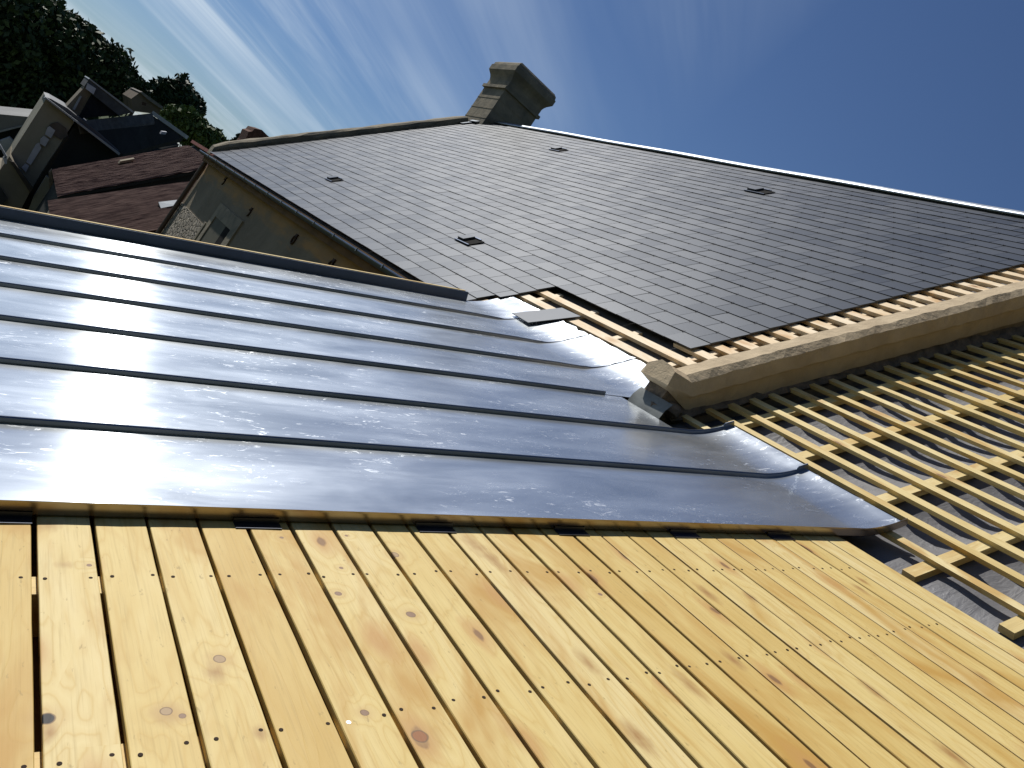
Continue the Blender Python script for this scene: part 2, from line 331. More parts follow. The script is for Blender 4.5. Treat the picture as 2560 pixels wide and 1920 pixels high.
def rubble():
    m, ns, ls, p = mat('rubble_stone')
    v = N(ns, 'ShaderNodeTexCoord').outputs['Object']
    vv = N(ns, 'ShaderNodeVectorMath', operation='ADD'); nn_ = N(ns, 'ShaderNodeTexNoise', i_Scale=6.0); ls.new(v, nn_.inputs['Vector'])
    sc_ = N(ns, 'ShaderNodeVectorMath', operation='SCALE', i_Scale=.12); ls.new(nn_.outputs['Color'], sc_.inputs[0]); ls.new(v, vv.inputs[0]); ls.new(sc_.outputs[0], vv.inputs[1])
    mp = mapping(ns, ls, vv.outputs[0], (1, 6.5, 10))
    vo = N(ns, 'ShaderNodeTexVoronoi', feature='DISTANCE_TO_EDGE'); ls.new(mp, vo.inputs['Vector']); vo.inputs['Scale'].default_value = 1
    v2 = N(ns, 'ShaderNodeTexVoronoi'); ls.new(mp, v2.inputs['Vector']); v2.inputs['Scale'].default_value = 1
    sp = N(ns, 'ShaderNodeSeparateColor'); ls.new(v2.outputs['Color'], sp.inputs[0])
    c = ramp(ns, ls, sp.outputs[0], [(0, (.20, .17, .125)), (1, (.40, .35, .27))])
    ls.new(mixc(ns, ls, ramp(ns, ls, vo.outputs['Distance'], [(.02, 1), (.10, 0)]), c, (.10, .085, .065)), p.inputs['Base Color'])
    p.inputs['Roughness'].default_value = .95
    bump(ns, ls, p, ramp(ns, ls, vo.outputs['Distance'], [(0, 0), (.15, 1)]), .9, .05); return m
M_rubble = rubble()
def tile_mat():
    m, ns, ls, p = mat('brown_clay_tile')
    v = N(ns, 'ShaderNodeTexCoord').outputs['Object']
    a = noise(ns, ls, v, 5, 5, .7); b = noise(ns, ls, v, .5, 3)
    f = mth(ns, ls, 'ADD', mth(ns, ls, 'MULTIPLY', a, .7), mth(ns, ls, 'MULTIPLY', b, .3))
    ls.new(ramp(ns, ls, f, [(.3, (.08, .045, .037)), (.55, (.14, .08, .064)), (.75, (.22, .14, .11))]), p.inputs['Base Color'])
    p.inputs['Roughness'].default_value = .85; p.inputs['Specular IOR Level'].default_value = .2
    return m
M_tile = tile_mat()
M_tilered = simple('red_clay_ridge', (.26, .10, .08), .8, .2, 8, .3)
M_pale = simple('pale_house_render', (.27, .255, .20), .9, .2, .8, .2, .1, 10)
M_pale2 = simple('brown_house_render', (.22, .19, .14), .9, .2, .9, .2)
M_white = simple('white_painted_wood', (.42, .44, .48), .6, .3, 4, .15)
M_greytrim = simple('grey_fascia', (.30, .32, .33), .5, .5, 3, .15)
M_darkwall = simple('dark_wall_and_shade', (.022, .026, .025), .8, .2, 1, .3)  # near-black; paints the shade of the tiled house's gable and soffit
M_glass = simple('dark_window_glass', (.012, .014, .018), .12, .6)
M_iron = simple('rusted_iron', (.05, .028, .018), .8, .3, 20, .4)
M_brick = simple('old_brick', (.12, .060, .040), .9, .2, 8, .35, .6, 20)
M_ground = simple('ground_grass', (.07, .085, .04), .95, .1, .3, .3)
def leafm(name, a, b):
    m, ns, ls, p = mat(name)
    at = N(ns, 'ShaderNodeAttribute', attribute_name='tone', attribute_type='GEOMETRY')
    ls.new(ramp(ns, ls, at.outputs['Fac'], [(0, a), (1, b)]), p.inputs['Base Color']); p.inputs['Roughness'].default_value = .6; p.inputs['Specular IOR Level'].default_value = .25
    return m
M_leafdark = leafm('dark_foliage', (.016, .030, .010), (.065, .095, .028))
M_leafmid = leafm('green_foliage', (.016, .032, .012), (.040, .066, .024))
M_leafbush = leafm('light_foliage', (.05, .08, .02), (.14, .19, .055))
M_bark = simple('bark', (.07, .055, .04), .95, .1, 6, .3)

# ------------------------------------------------------------------ ground and hill (far below the roofs)
mb = MB(); mb.face([(-1500, -1500, -8.0), (1500, -1500, -8.0), (1500, 2500, -8.0), (-1500, 2500, -8.0)]); mb.build('ground', M_ground, kind='structure')
mb = MB()
G = []
for i in range(41):
    row = []
    for j in range(25):
        x = -160 + i * 8; y = 50 + j * 12
        h = 9.0 * (1 / (1 + math.exp(-(y - 85) / 16))) * math.exp(-((x + 25) / 75) ** 2) + .8 * math.sin(x * .11) * math.cos(y * .07)
        row.append((x, y, -8.35 + h * min(1, (y - 50) / 25) * min(1, (338 - y) / 40)))
    G.append(row)
mb.grid(G); mb.build('hill', M_ground, kind='structure')
mb = MB(); G = []      # unseen dark slope added behind the camera to cut skylight and darken reflections
for i in range(41):
    G.append([(-90 + i * 4.5, -9 - j * 3.2, -8.2 + 32 * (1 - math.exp(-j * .55)) * math.exp(-((i * 4.5 - 90) / 60) ** 2) + 1.1 * math.sin(i * .9) * math.sin(j * .8) * min(1, j * .3)) for j in range(16)][::-1])
mb.grid(G); mb.build('hill', simple('unseen_dark_slope', (.030, .042, .018), .95, .1, .8, .4), kind='structure')

# ================================================================== BOARD DECK
deck = thing('board_deck', 'new pale pine board deck with open gaps and nail rows, sloping beside the zinc sheets', 'wooden deck')
edges = [-.70, -.575, -.452, -.33, -.208, -.09, .008, .135, .258, .380, .503, .623, .739, .856, .972, 1.088, 1.205, 1.324, 1.433, 1.545, 1.652, 1.764, 1.876, 1.978, 2.078, 2.175, 2.273, 2.363, 2.462, 2.570, 2.668, 2.766, 2.868, 2.983]
edges[6] = .010
knots = []
_old = [(.45, 1.504, .0115, 0), (.914, 1.639, .011, 1), (.768, 1.226, .016, 2), (.685, 1.307, .008, 1), (.766, 1.739, .008, 1), (.984, 1.931, .012, 0), (.811, 1.86, .006, 1), (.334, 1.375, .016, 0), (.147, 1.366, .0125, 3)]
M_knot = [simple('grey_knot', (.46, .32, .17), .6, .3, 60, .2), simple('grey_brown_knot', (.30, .19, .115), .6, .3, 80, .2), simple('red_knot', (.32, .13, .045), .6, .3, 60, .2), M_black]
M_knotring = simple('knot_ring', (.13, .075, .035), .8, .2)
def yline(k, c): return (1.822 + .012 * (c - .3), 1.262 + .088 * (c - .3), .93 + .06 * (c - .3), .40)[k]
def board_mesh(c0, c1, y0, y1, gap):
    """board with slightly wandering edges, chipped arrises"""
    mb = MB(); n = 60; ys = np.linspace(y0, y1, n)
    w0 = np.cumsum(rng.normal(0, .0004, n)); w0 -= np.linspace(w0[0], w0[-1], n); w1 = np.cumsum(rng.normal(0, .0004, n)); w1 -= np.linspace(w1[0], w1[-1], n)
    w0 = np.clip(w0, -.0016, .0016); w1 = np.clip(w1, -.0016, .0016)
    cup = rng.uniform(-.0008, .0008); tl = rng.uniform(-.0008, .0008)
    rows = []; uvs = []
    for k, y in enumerate(ys):
        a = c0 + gap / 2 + w0[k]; b = c1 - gap / 2 - w1[k]; mid = (a + b) / 2
        e = .0016
        sec = [(a, -.018), (a, -e), (a + e, tl), (mid, cup), (b - e, -tl), (b, -e), (b, -.018)]
        rows.append([ZP(p, y, h) for p, h in sec]); uvs.append([(y, a - .018), (y, a), (y, a + e), (y, mid), (y, b - e), (y, b), (y, b + .018)])
    P = [list(r) for r in zip(*rows)]; U = [list(r) for r in zip(*uvs)]
    mb.grid(P[::-1], U[::-1], 0, False)
    for r, fl in ((rows[0], 1), (rows[-1], -1)): mb.face(r[::fl], None, 0)
    return mb
for i in range(len(edges) - 1):
    c0, c1 = edges[i], edges[i + 1]
    gap = .0118 if c0 < .7 else (.0115 if c0 < 1.5 else .0088)
    if i == 6: gap = .0135
    gap *= rng.uniform(.8, 1.2)
    mb = board_mesh(c0, c1, -.9 + rng.uniform(-.1, .1), 6.0, gap)
    mats = [M_board, M_knotring]
    for kc, ky, kr, km in knots:
        if c0 < kc < c1:
            mats.append(M_knot[km]); mi = len(mats) - 1
            for rr, mm, hh in ((kr * 1.07, 1, .0010), (kr, mi, .0013)):
                ring = [ZP(kc + rr * (1 + .07 * math.sin(3 * t)) * math.cos(t), ky + rr * 1.0 * (1 + .1 * math.cos(2 * t + 1)) * math.sin(t), hh + .0002 * mm * 0) for t in np.linspace(0, 2 * math.pi, 20, endpoint=False)]
                mb.face(ring, None, mm)
    mb.build('board', mats, deck)
# nails: rows over the rafters
nb = MB(); ring = [(.0042 * math.cos(t), .0042 * math.sin(t)) for t in np.linspace(0, 2 * math.pi, 9, endpoint=False)]
nails = []
for i in range(6, len(edges) - 1):
    c0, c1 = edges[i], edges[i + 1]
    for k in range(2):
        for c in (c0 + .022, c1 - .022):
            nails.append((c + rng.normal(0, .004), yline(k, c) + rng.normal(0, .006), rng.random()))
for c in [edges[j] + d for j in range(24, 33) for d in (.022, .085)]: nails.append((c, yline(2, c) + rng.normal(0, .006), .1))
nails = nails[:100]
proto = None
bright = {}
for (c, y, r) in nails:
    br = (c < .85 and y < 1.4 and r > .88)
    key = br
    if key not in bright:
        q = MB(); rad = 1.0 if not br else 1.15
        top = [nz * .0009 + (p * Cz + t * YY) * rad for p, t in ring]; bot = [-nz * .004 + (p * Cz + t * YY) * rad for p, t in ring]
        q.prism(bot, top, 0)
        o = q.build('nail', M_nailb if br else M_naild, deck); bright[key] = o
        o.location = ZP(c, y, 0)
    else:
        o = bright[key].copy(); link(o, deck); o.location = ZP(c, y, 0)
# rafters and lining beneath the deck (seen through the gaps)
for k, (ya, yb) in enumerate(((1.79, 1.86), (1.24, 1.31), (.93, 1.0), (.38, .45), (2.4, 2.47), (3.0, 3.07), (3.6, 3.67), (4.2, 4.27), (4.8, 4.87), (5.4, 5.47))):
    q = MB(); q.boxa(ZP, -1.0, 3.0, ya, yb, -.12, -.0195); q.build('rafter', M_batten, deck)
q = MB(); q.boxa(ZP, -1.0, 3.0, -.9, 5.98, -.16, -.125); q.build('lining', simple('brown_lining', (.32, .19, .08), .9, .1), deck)  # brown stands in for light bounced onto the board sides

# ================================================================== ZINC ROOF
zr = thing('zinc_roof', 'shiny new zinc standing seam roof laid over the pine boards', 'metal roof')
def flap_path(c_end, s_end, n1=14, bend=.13):
    """points (P, normal) from c=-1.4 up the deck, round the bend and up the main slope"""
    pts = [(-1.4 + (3.25 - bend + 1.4) * t, 'c') for t in np.linspace(0, 1, n1)]
    out = []
    base = P0 - .000 * nz
    for c, _ in pts: out.append((c * Cz + (-1.035) * nz, nz.copy()))
    A = (3.25 - bend) * Cz - 1.035 * nz; Bq = base + .001 * nz; Dq = base + bend * Bm + .006 * nm
    for t in np.linspace(0, 1, 9)[1:]:
        p = (1 - t) ** 2 * A + 2 * t * (1 - t) * Bq + t * t * Dq; nn2 = (1 - t) * nz + t * nm; out.append((p, nn2 / np.linalg.norm(nn2)))
    for t in np.linspace(0, 1, 6)[1:]: out.append((base + (bend + (s_end - bend) * t) * Bm + .006 * nm, nm.copy()))
    return out
seamY = [2.10, 2.685, 3.233, 3.776, 4.320, 4.872, 5.466, 6.015]
flap = [.135, .165, .0, .29, .30, .29, .27]       # how far each sheet runs up the main slope
TH = .0012
def offs(path, lift): return [(p + lift * n, n) for p, n in path]
for i in range(7):
    y0, y1 = seamY[i] + .0065, seamY[i + 1] - .0065
    if i == 6: y1 = 6.008
    pth = flap_path(3.25, max(flap[i], .14)); 
    if i == 2: pth = [(p, n) for p, n in pth if p @ Cz <= 3.06] + [(3.06 * Cz - 1.035 * nz, nz)]
    ys = np.linspace(y0, y1, 11); mb = MB(); rows = []; uvs = []
    ph = rng.uniform(0, 6, 4)
    for j, y in enumerate(ys):
        r = []; u = []; L = 0; prev = None
        for k, (p, n) in enumerate(pth):
            cc = p @ Cz
            e = .0004 * math.sin(2.1 * cc + ph[0]) * math.sin(math.pi * j / 10) ** 2
            yy = y
            q = p + e * n
            if k > 16 and i == 0: pass
            if k == len(pth) - 1 and i in (3, 4, 5, 6): q = q + Bm * rng.normal(0, .006) + nm * abs(rng.normal(0, .003))
            L += 0 if prev is None else float(np.linalg.norm(q - prev)); prev = q
            r.append(q + yy * YY); u.append((y, L))
        rows.append(r); uvs.append(u)
    # rim folded up at both sides (pan)
    lo = [p + (y0 - .0005) * YY + .004 * n for p, n in pth]; hi = [p + (y1 + .0005) * YY + .004 * n for p, n in pth]
    mb.grid(rows[::-1], uvs[::-1], 0, True)
    # thickness: underside strip at the top edge
    mb.face([rows[0][-1], rows[-1][-1], rows[-1][-1] - .004 * nm, rows[0][-1] - .004 * nm])
    if i == 2:  # upstand against the stone end of the party wall
        a0 = 3.06 * Cz - 1.035 * nz; nup = []
        up = [a0, a0 + .05 * np.array([0, 0, 1.]) + .004 * Cz, a0 + .095 * np.array([0, 0, 1.]) + .03 * Cz]
        mb.grid([[u_ + y * YY for u_ in up] for y in (3.42, 3.56, 3.71)][::-1], None, 1)
    mb.build('zinc_sheet', [M_zinc, M_lead], zr)
def seam(y, hfun, pth, w=.0055, end_bend=None, name='standing_seam', m=None):
    mb = MB(); rings = []
    L = 0; prev = None; Ls = []
    for (p, n) in pth:
        if prev is not None: L += float(np.linalg.norm(p - prev))
        prev = p; Ls.append(L)
    for (p, n), l in zip(pth, Ls):
        h = hfun(l, Ls[-1])
        wob = .0012 * math.sin(2.3 * l + y * 5)
        b = p - .004 * n
        rings.append([b + (y - w + wob) * YY, p + n * (h - .004) + (y - w * .9 + wob) * YY, p + n * h + (y - w * .3 + wob) * YY, p + n * h + (y + w * .6 + wob) * YY, b + (y + w + wob) * YY])
    n_ = 5; P = [[r[i] for r in rings] for i in range(n_)]
    U = [[(0.01 * i, l) for l in Ls] for i in range(n_)]
    mb.grid(P, U, 0, False, closed=True); mb.face(rings[0]); mb.face(rings[-1][::-1])
    return mb.build(name, m or M_zincseam, zr)
def dense(pth, k=2):
    out = []
    for (a, na), (b, nb_) in zip(pth[:-1], pth[1:]):
        for t in range(k):
            f = t / k; out.append((a * (1 - f) + b * f, (na * (1 - f) + nb_ * f)))
    out.append(pth[-1]); return out
H = .0195
# near seams keep their height and kick up with the flap
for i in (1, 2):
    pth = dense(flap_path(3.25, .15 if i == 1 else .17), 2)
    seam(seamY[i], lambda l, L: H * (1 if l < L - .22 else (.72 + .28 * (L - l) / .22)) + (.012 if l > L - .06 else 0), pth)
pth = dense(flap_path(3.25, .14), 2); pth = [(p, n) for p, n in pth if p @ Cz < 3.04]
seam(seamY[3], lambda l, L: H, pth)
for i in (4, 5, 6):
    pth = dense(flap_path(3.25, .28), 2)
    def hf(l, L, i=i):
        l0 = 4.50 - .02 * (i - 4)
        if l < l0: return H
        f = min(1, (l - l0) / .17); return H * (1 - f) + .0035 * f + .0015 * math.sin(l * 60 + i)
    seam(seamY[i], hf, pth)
# upstand along the near edge of the last sheet, with its foot
mb = MB(); pth = dense(flap_path(3.25, .135), 1); rings = []
for k, (p, n) in enumerate(pth):
    h = .036 if k < len(pth) - 4 else .036 * (1 - .16 * (k - len(pth) + 5)); y = 2.10
    rings.append([p + (y + .010) * YY, p + n * h + (y + .0012) * YY, p + n * (h + .001) + (y - .002) * YY, p + n * (h - .004) + (y - .0022) * YY, p + n * .002 + (y - .0002) * YY, p - n * .001 + (y + .002) * YY, p - n * .0025 + (y + .01) * YY])
mb.grid([[r[i] for r in rings] for i in range(7)], None, 0, False, closed=True); mb.face(rings[0]); mb.face(rings[-1][::-1])
mb.build('edge_upstand', metal('upstand_zinc', (.30, .26, .22), .24, 0, False), zr)  # brown tint paints the boards' reflection into the zinc
# fixing clips under the upstand
cp = None
for c in (.07, .65, 1.17, 1.655, 2.14, 2.62):
    if cp is None:
        q = MB()
        F = lambda a, y, h: a * Cz + y * YY + h * nz
        q.boxa(F, -.06, .06, -.038, -.003, .0015, .003); q.boxa(F, -.06, .06, -.0055, -.0035, .003, .015)
        q.boxa(F, -.06, .06, -.039, -.038, .0012, .0040)
        cp = q.build('fixing_clip', M_clip, zr); cp.location = ZP(c, 2.10, 0)
    else:
        o = cp.copy(); link(o, zr); o.location = ZP(c, 2.10, 0)
# far verge: upstand and timber board behind
q = MB(); q.boxa(ZP, -1.4, 3.13, 6.010, 6.022, .004, .074); q.build('verge_upstand', M_zincdark, zr)
q = MB(); q.boxa(ZP, -1.4, 3.11, 6.024, 6.052, -.13, .079); q.build('verge_board', M_batten, zr)

# ================================================================== SLATE HOUSE
house = thing('slate_house', 'stone house with new dark slate roof, stone gable copings and tall chimney', 'house')
SY0, SY1 = 4.225, 17.16
GA, S0, WID = .1665, .66, .287
smb = MB(); tone = []
RS = 5.40
k0 = -5
Fs = MP
vents = [(12.36, 4.33), (12.38, .68), (7.80, .66), (7.76, 4.31)]
def slate_piece(y0, y1, s0, s1, ln=.35):
    th = .006
    hb, ht = .0235, .0115            # the tail rides on the slates below
    jt = rng.normal(0, .0006); js = rng.normal(0, .0012)
    a0 = s0 + js; a1 = min(s0 + ln, s1)
    def hh(s): return hb + (ht - hb) * (s - s0) / ln + jt
    t = [MP(a0, y0, hh(a0)), MP(a0, y1, hh(a0)), MP(a1, y1, hh(a1)), MP(a1, y0, hh(a1))]
    b = [p - th * nm for p in t]
    u = [(y0, a0), (y1, a0), (y1, a1), (y0, a1)]
    T = rng.random()
    smb.face(t[::-1], u[::-1]); tone.append(T)
    smb.face([t[0], t[1], b[1], b[0]], None); tone.append(T)
    smb.face([t[0], t[3], b[3], b[0]][::-1], None); tone.append(T)
    smb.face([t[1], t[2], b[2], b[1]], None); tone.append(T)
    # hook: small dark steel crampon at the tail
    ym = (y0 + y1) / 2
    if y1 - y0 > .2:
        hk = hh(a0)
        smb.v += [tuple(MP(a0 - .012, ym - .0022, hk - .006)), tuple(MP(a0 - .012, ym + .0022, hk - .006)), tuple(MP(a0 - .012, ym + .0022, hk + .008)), tuple(MP(a0 - .012, ym - .0022, hk + .008)),
                  tuple(MP(a0 + .016, ym + .0022, hk + .003)), tuple(MP(a0 + .016, ym - .0022, hk + .003))]
        b_ = len(smb.v) - 6
        smb.f += [(b_, b_ + 3, b_ + 2, b_ + 1), (b_ + 2, b_ + 3, b_ + 5, b_ + 4)]; smb.uv += [[(0, 0)] * 4] * 2; smb.m += [1, 1]; smb.sm += [False, False]; tone.extend([0, 0])
for k in range(k0, 60):
    s = S0 + GA * k
    if s > RS - .05: break
    ystart = SY0 if k >= 0 else (5.97 if k >= -3 else 6.06)
    if k < 0: offk = (k % 2) * WID / 2
    half = (k % 2) * WID / 2
    y = ystart
    first = True
    while y < SY1:
        w = WID
        if first and half: w = WID / 2
        # keep the joints on one grid whatever the start
        if first and k < 0:
            g = ((ystart - SY0 - half) % WID); w = WID - g if WID - g > .06 else 2 * WID - g
        first = False
        y1 = min(y + w, SY1)
        slate_piece(y + .0026, y1 - .0026, s, RS)
        y = y1
so_ = smb.build('slate_covering', [M_slate, M_iron], house)
at_ = so_.data.attributes.new('tone', 'FLOAT', 'FACE'); at_.data.foreach_set('value', tone)
# roof sheathing below the slates, rear slope, and the ridge
q = MB(); q.boxa(MP, -.16, 5.40, 3.80, 17.2, -.075, -.052); q.build('underlay', M_felt, house)
rid = MP(5.42, 0, 0); rx, rz = rid[0], rid[2]
BR = np.array([math.cos(PM), 0, -math.sin(PM)])
q = MB(); q.face([WP(rx, 3.5, rz), WP(rx, 17.2, rz), WP(rx + 4.2, 17.2, rz - 3.87), WP(rx + 4.2, 3.5, rz - 3.87)]); q.face([WP(rx, 3.5, rz - .03), WP(rx, 17.2, rz - .03), WP(rx + 4.2, 17.2, rz - 3.9), WP(rx + 4.2, 3.5, rz - 3.9)][::-1]); q.build('rear_slope', M_slatefar, house)
q = MB()
def rsec(y):
    out = []
    for a in np.linspace(-200, 20, 9): pass
    for (dx, dz) in ((-.115, -.070), (-.05, -.005), (-.032, .022), (0, .034), (.032, .022), (.05, -.005), (.115, -.075), (.0, -.03)): out.append(WP(rx + dx, y, rz + .028 + dz))
    return out
sweep(list(np.linspace(3.6, 16.55, 27)), lambda y: [p + np.array([0, 0, .004 * math.sin(y * 1.9)]) for p in rsec(y)], q, 0, True)
q.build('ridge_capping', metal('ridge_zinc', (.36, .39, .43), .42, 0, False), house)
# vents
for (vy, vs) in vents:
    kk = round((vs - S0) / GA); s0 = S0 + GA * kk
    q = MB()
    q.boxa(MP, s0 - .006, s0 + .165, vy - .16, vy + .16, .028, .034, 1)          # dark opening plate
    q.boxa(MP, s0 + .018, s0 + .145, vy + .01, vy + .145, .034, .058, 0)          # raised hood
    q.boxa(MP, s0 - .012, s0 + .0, vy - .16, vy + .165, .028, .038, 2)
    q.boxa(MP, s0 + .15, s0 + .165, vy - .1, vy + .165, .028, .046, 2)
    o = q.build('roof_vent', [M_slate, M_black, M_zincdark], house)
for (sy, ss_) in ((6.53, 3.04), (5.72, 3.2), (5.42, 2.62)):
    pass
# battens and counter battens bared beside the party wall
for y in (4.18, 4.79, 5.35, 5.88):
    q = MB(); q.boxa(MP, -.12, .66 if y > 4.2 else 5.38, y - .03, y + .03, -.052, -.0265); q.build('counter_batten', M_batten2, house)
k = 0; s = .08
while s < 5.38:
    yend = 6.4 if s < .62 else 4.42
    q = MB(); q.box(MP, s - .072 + rng.normal(0, .003), s + rng.normal(0, .002), 3.74, yend, -.026, 0, uo=rng.uniform(0, 9)); q.build('batten', M_batten2, house)
    s = .08 + GA * (k + 1) - (.004 if k else 0); k += 1
# walls
FX = 3.37
q = MB()
q.prism([WP(FX, 3.76, -8), WP(rx + 4.0, 3.76, -8), WP(rx + 4.0, 17.25, -8), WP(FX, 17.25, -8)], [WP(FX, 3.76, .05), WP(rx + 4.0, 3.76, .05), WP(rx + 4.0, 17.25, .05), WP(FX, 17.25, .05)])
q.prism([WP(FX, 17.16, .05), WP(rx + 4.0, 17.16, .05), WP(rx, 17.16, rz - .1)], [WP(FX, 17.26, .05), WP(rx + 4.0, 17.26, .05), WP(rx, 17.26, rz - .1)])
q.build('wall', M_render, house)
q = MB(); q.boxa(lambda a, y, h: WP(a, y, h), FX - .022, FX + .01, 14.75, 17.28, -4, -.86); q.build('rubble_patch', M_rubble, house)
q = MB(); q.boxa(lambda a, y, h: WP(a, y, h), FX - .045, FX + .0, 14.68, 14.80, -4, -.80); q.build('quoin', M_stoneold, house)
# window
wnd = MB(); Fw = lambda a, y, h: WP(a, y, h)
wnd.boxa(Fw, FX - .03, FX + .01, 12.96, 14.66, -.62, -.40); wnd.boxa(Fw, FX - .03, FX + .01, 12.96, 13.24, -3.0, -.62); wnd.boxa(Fw, FX - .03, FX + .01, 14.46, 14.66, -3.0, -.62)
wf = wnd.build('window_surround', M_stoneold, house)
q = MB(); q.boxa(Fw, FX - .012, FX + .005, 13.24, 14.46, -3.0, -.62, 0); q.boxa(Fw, FX - .016, FX - .011, 13.24, 13.62, -3.0, -.62, 1); q.build('shutter', [simple('olive_shutter', (.085, .08, .055), .7, .3, 3, .15), M_black], wf)
# iron rings in the render
for (y, z, kind) in ((10.61, -.18, 1), (9.09, -.165, 1), (13.0, -.25, 0), (15.4, -.1, 0)):
    q = MB(); ring = []
    a1 = 2 * math.pi if kind else math.pi * 1.25
    n = 16
    rr = .055
    P = []
    for i in range(n + (0 if kind else 1)):
        t = a1 * i / n + .6
        P.append([WP(FX - .012 + .012 * math.cos(b), y + (rr + .012 * math.sin(b)) * math.cos(t), z + (rr + .012 * math.sin(b)) * math.sin(t)) for b in np.linspace(0, 2 * math.pi, 7)])
    if kind: P.append(P[0])
    q.grid(P, None, 0, True); q.boxa(Fw, FX - .02, FX + .01, y - .05, y + .02, z + .055, z + .085)
    q.build('wall_ring', M_iron, house)
# gutter and brackets
gx, gz = 3.25 - .075, .11
def gsec(y):
    o = []
    for a in np.linspace(0, -math.pi, 9): o.append(WP(gx + .055 * math.cos(a), y, gz + .055 * math.sin(a) + .02))
    for a in np.linspace(-math.pi, 0, 9): o.append(WP(gx + .051 * math.cos(a), y, gz + .051 * math.sin(a) + .021))
    return o
q = MB(); sweep(list(np.linspace(6.08, 17.3, 12)), gsec, q, 0, True); 
gut = q.build('gutter', M_zincdark, house)
for y in np.arange(6.6, 17, .75):
    q = MB(); q.boxa(Fw, gx - .056, gx + .056, y - .008, y + .008, gz + .022, gz + .026); q.boxa(Fw, gx - .060, gx - .054, y - .008, y + .008, gz - .01, gz + .03); q.build('bracket', M_zincseam, gut)
q = MB(); q.boxa(Fw, gx + .06, FX + .01, 6.06, 17.25, -.0, .15); q.build('fascia', simple('brown_fascia', (.16, .09, .035), .8, .2, 3, .3), house)
# downpipe at the far corner
q = MB(); sweep([-8, -4, -.2, .05], lambda z: [WP(FX - .07 + .045 * math.cos(a), 17.19 + .045 * math.sin(a), z) for a in np.linspace(0, 2 * math.pi, 9)[:-1]], q, 0, True); q.build('downpipe', simple('brown_downpipe', (.10, .06, .04), .5, .4), house)

def coping(profile, s_of, s_list, mb, jit=.004, m=0):
    rings = []
    for s in s_list:
        rings.append([s_of(s, y, h) + nm * rng.normal(0, jit) + YY * rng.normal(0, jit) for y, h in profile])
    n = len(profile); P = [[r[i] for r in rings] for i in range(n)]
    mb.grid(P, None, m, False, closed=True); mb.face(rings[0]); mb.face(rings[-1][::-1])
    return rings
# near party wall: kneeler + raking coping
q = MB()
prof = [(3.512, -.02), (3.508, .075), (3.482, .10), (3.492, .182), (3.535, .212), (3.635, .216), (3.705, .175), (3.73, .10), (3.73, -.02)]
sl_ = list(np.arange(.14, 5.5, .06))
# first ring is cut square to the kneeler
rings = []
for idx, s in enumerate([None] + sl_):
    if s is None:
        r = []
        for y, h in prof:
            base = CP(0, y, h); # slide along the slope to the mitre plane through x+z const
            t = ((3.335 + .497) - (base[0] * 1.0 + base[2] * 1.0)) / (Bc[0] + Bc[2]) * 1.0
            r.append(CP(t, y, h))
        rings.append(r)
    else:
        big = .010 * (1 if (idx % 9) in (0, 1) else 0)
        r = []
        for pi_, (y, h) in enumerate(prof):
            jj = rng.normal(0, .0022, 2)
            chip = -.005 * abs(rng.normal()) if (pi_ in (3,) and rng.random() < .07) else 0
            r.append(CP(s, y + jj[0] - chip * .5, h + jj[1] + chip + .002 * math.sin(s * 2.1)))
        rings.append(r)
n = len(prof)
q.grid([[r[i] for r in rings] for i in range(n)], None, 0, False, closed=True); q.face(rings[-1][::-1])
# kneeler: horizontal block, its end facing the eave
mit = rings[0]
kx = 3.195
kend = []
kp = [(3.53, .392), (3.49, .385), (3.475, .40), (3.495, .482), (3.55, .503), (3.635, .511), (3.715, .463), (3.725, .397), (3.70, .396)]
for (y, z) in kp: kend.append(WP(kx + rng.normal(0, .004), y, z))
q.grid([[kend[i], kend[i] * .5 + mit[i] * .5 + YY * rng.normal(0, .003), mit[i]] for i in range(n)], None, 0, False, closed=True); q.face(kend)
q.build('coping', M_stone, house)
# wall under the coping
q = MB(); q.prism([WP(3.22, 3.525, -.9), WP(3.60, 3.525, -.9), WP(3.60, 3.70, -.9), WP(3.22, 3.70, -.9)], [WP(3.26, 3.53, .395), WP(3.44, 3.525, .43), WP(3.44, 3.70, .43), WP(3.26, 3.69, .395)])
q.build('wall_foot', M_mortar, house)
q = MB(); q.prism([CP(-.30, 3.53, -.5), CP(5.5, 3.53, -.5), CP(5.5, 3.53, .11), CP(-.02, 3.53, .11)], [CP(-.30, 3.72, -.5), CP(5.5, 3.72, -.5), CP(5.5, 3.72, .11), CP(-.02, 3.72, .11)])
q.build('party_wall', simple('party_wall_stone', (.34, .26, .18), .9, .2, 5, .3, .6, 12), house)
# rough mortar fillets where the wall meets both roofs and round the kneeler foot
q = MB()
for side, ya, yb in ((0, 3.535, 3.485), (1, 3.715, 3.75)):
    F = NP if side == 0 else MP
    r_ = []
    for s in np.arange(-.05 if side == 0 else .2, 5.3, .09):
        hgt = .03 if side == 0 else .02
        r_.append([F(s, ya, hgt + .02 + rng.normal(0, .006)), F(s, (ya * .6 + yb * .4) + rng.normal(0, .004), hgt * .55), F(s, yb + rng.normal(0, .008), -.015), F(s, ya, -.06)])
    q.grid([[r[i] for r in r_] for i in range(4)], None, 0, False, closed=True)
# lumps at the foot
def lump(c, r, mbq, seed):
    g = np.random.default_rng(seed); P = []
    for a in np.linspace(0, math.pi, 6):
        P.append([c + np.array([r[0] * math.sin(a) * math.cos(b), r[1] * math.sin(a) * math.sin(b), r[2] * math.cos(a)]) * (1 + g.normal(0, .10)) for b in np.linspace(0, 2 * math.pi, 9)[:-1]])
        P[-1].append(P[-1][0])
    mbq.grid(P, None, 0, False)
for j, (x, y, z, r) in enumerate(((3.27, 3.53, .27, .05), (3.36, 3.52, .31, .06))):
    lump(WP(x, y, z), (r, r, r * .8), q, j)
q.build('mortar_fillet', M_mortar, house)
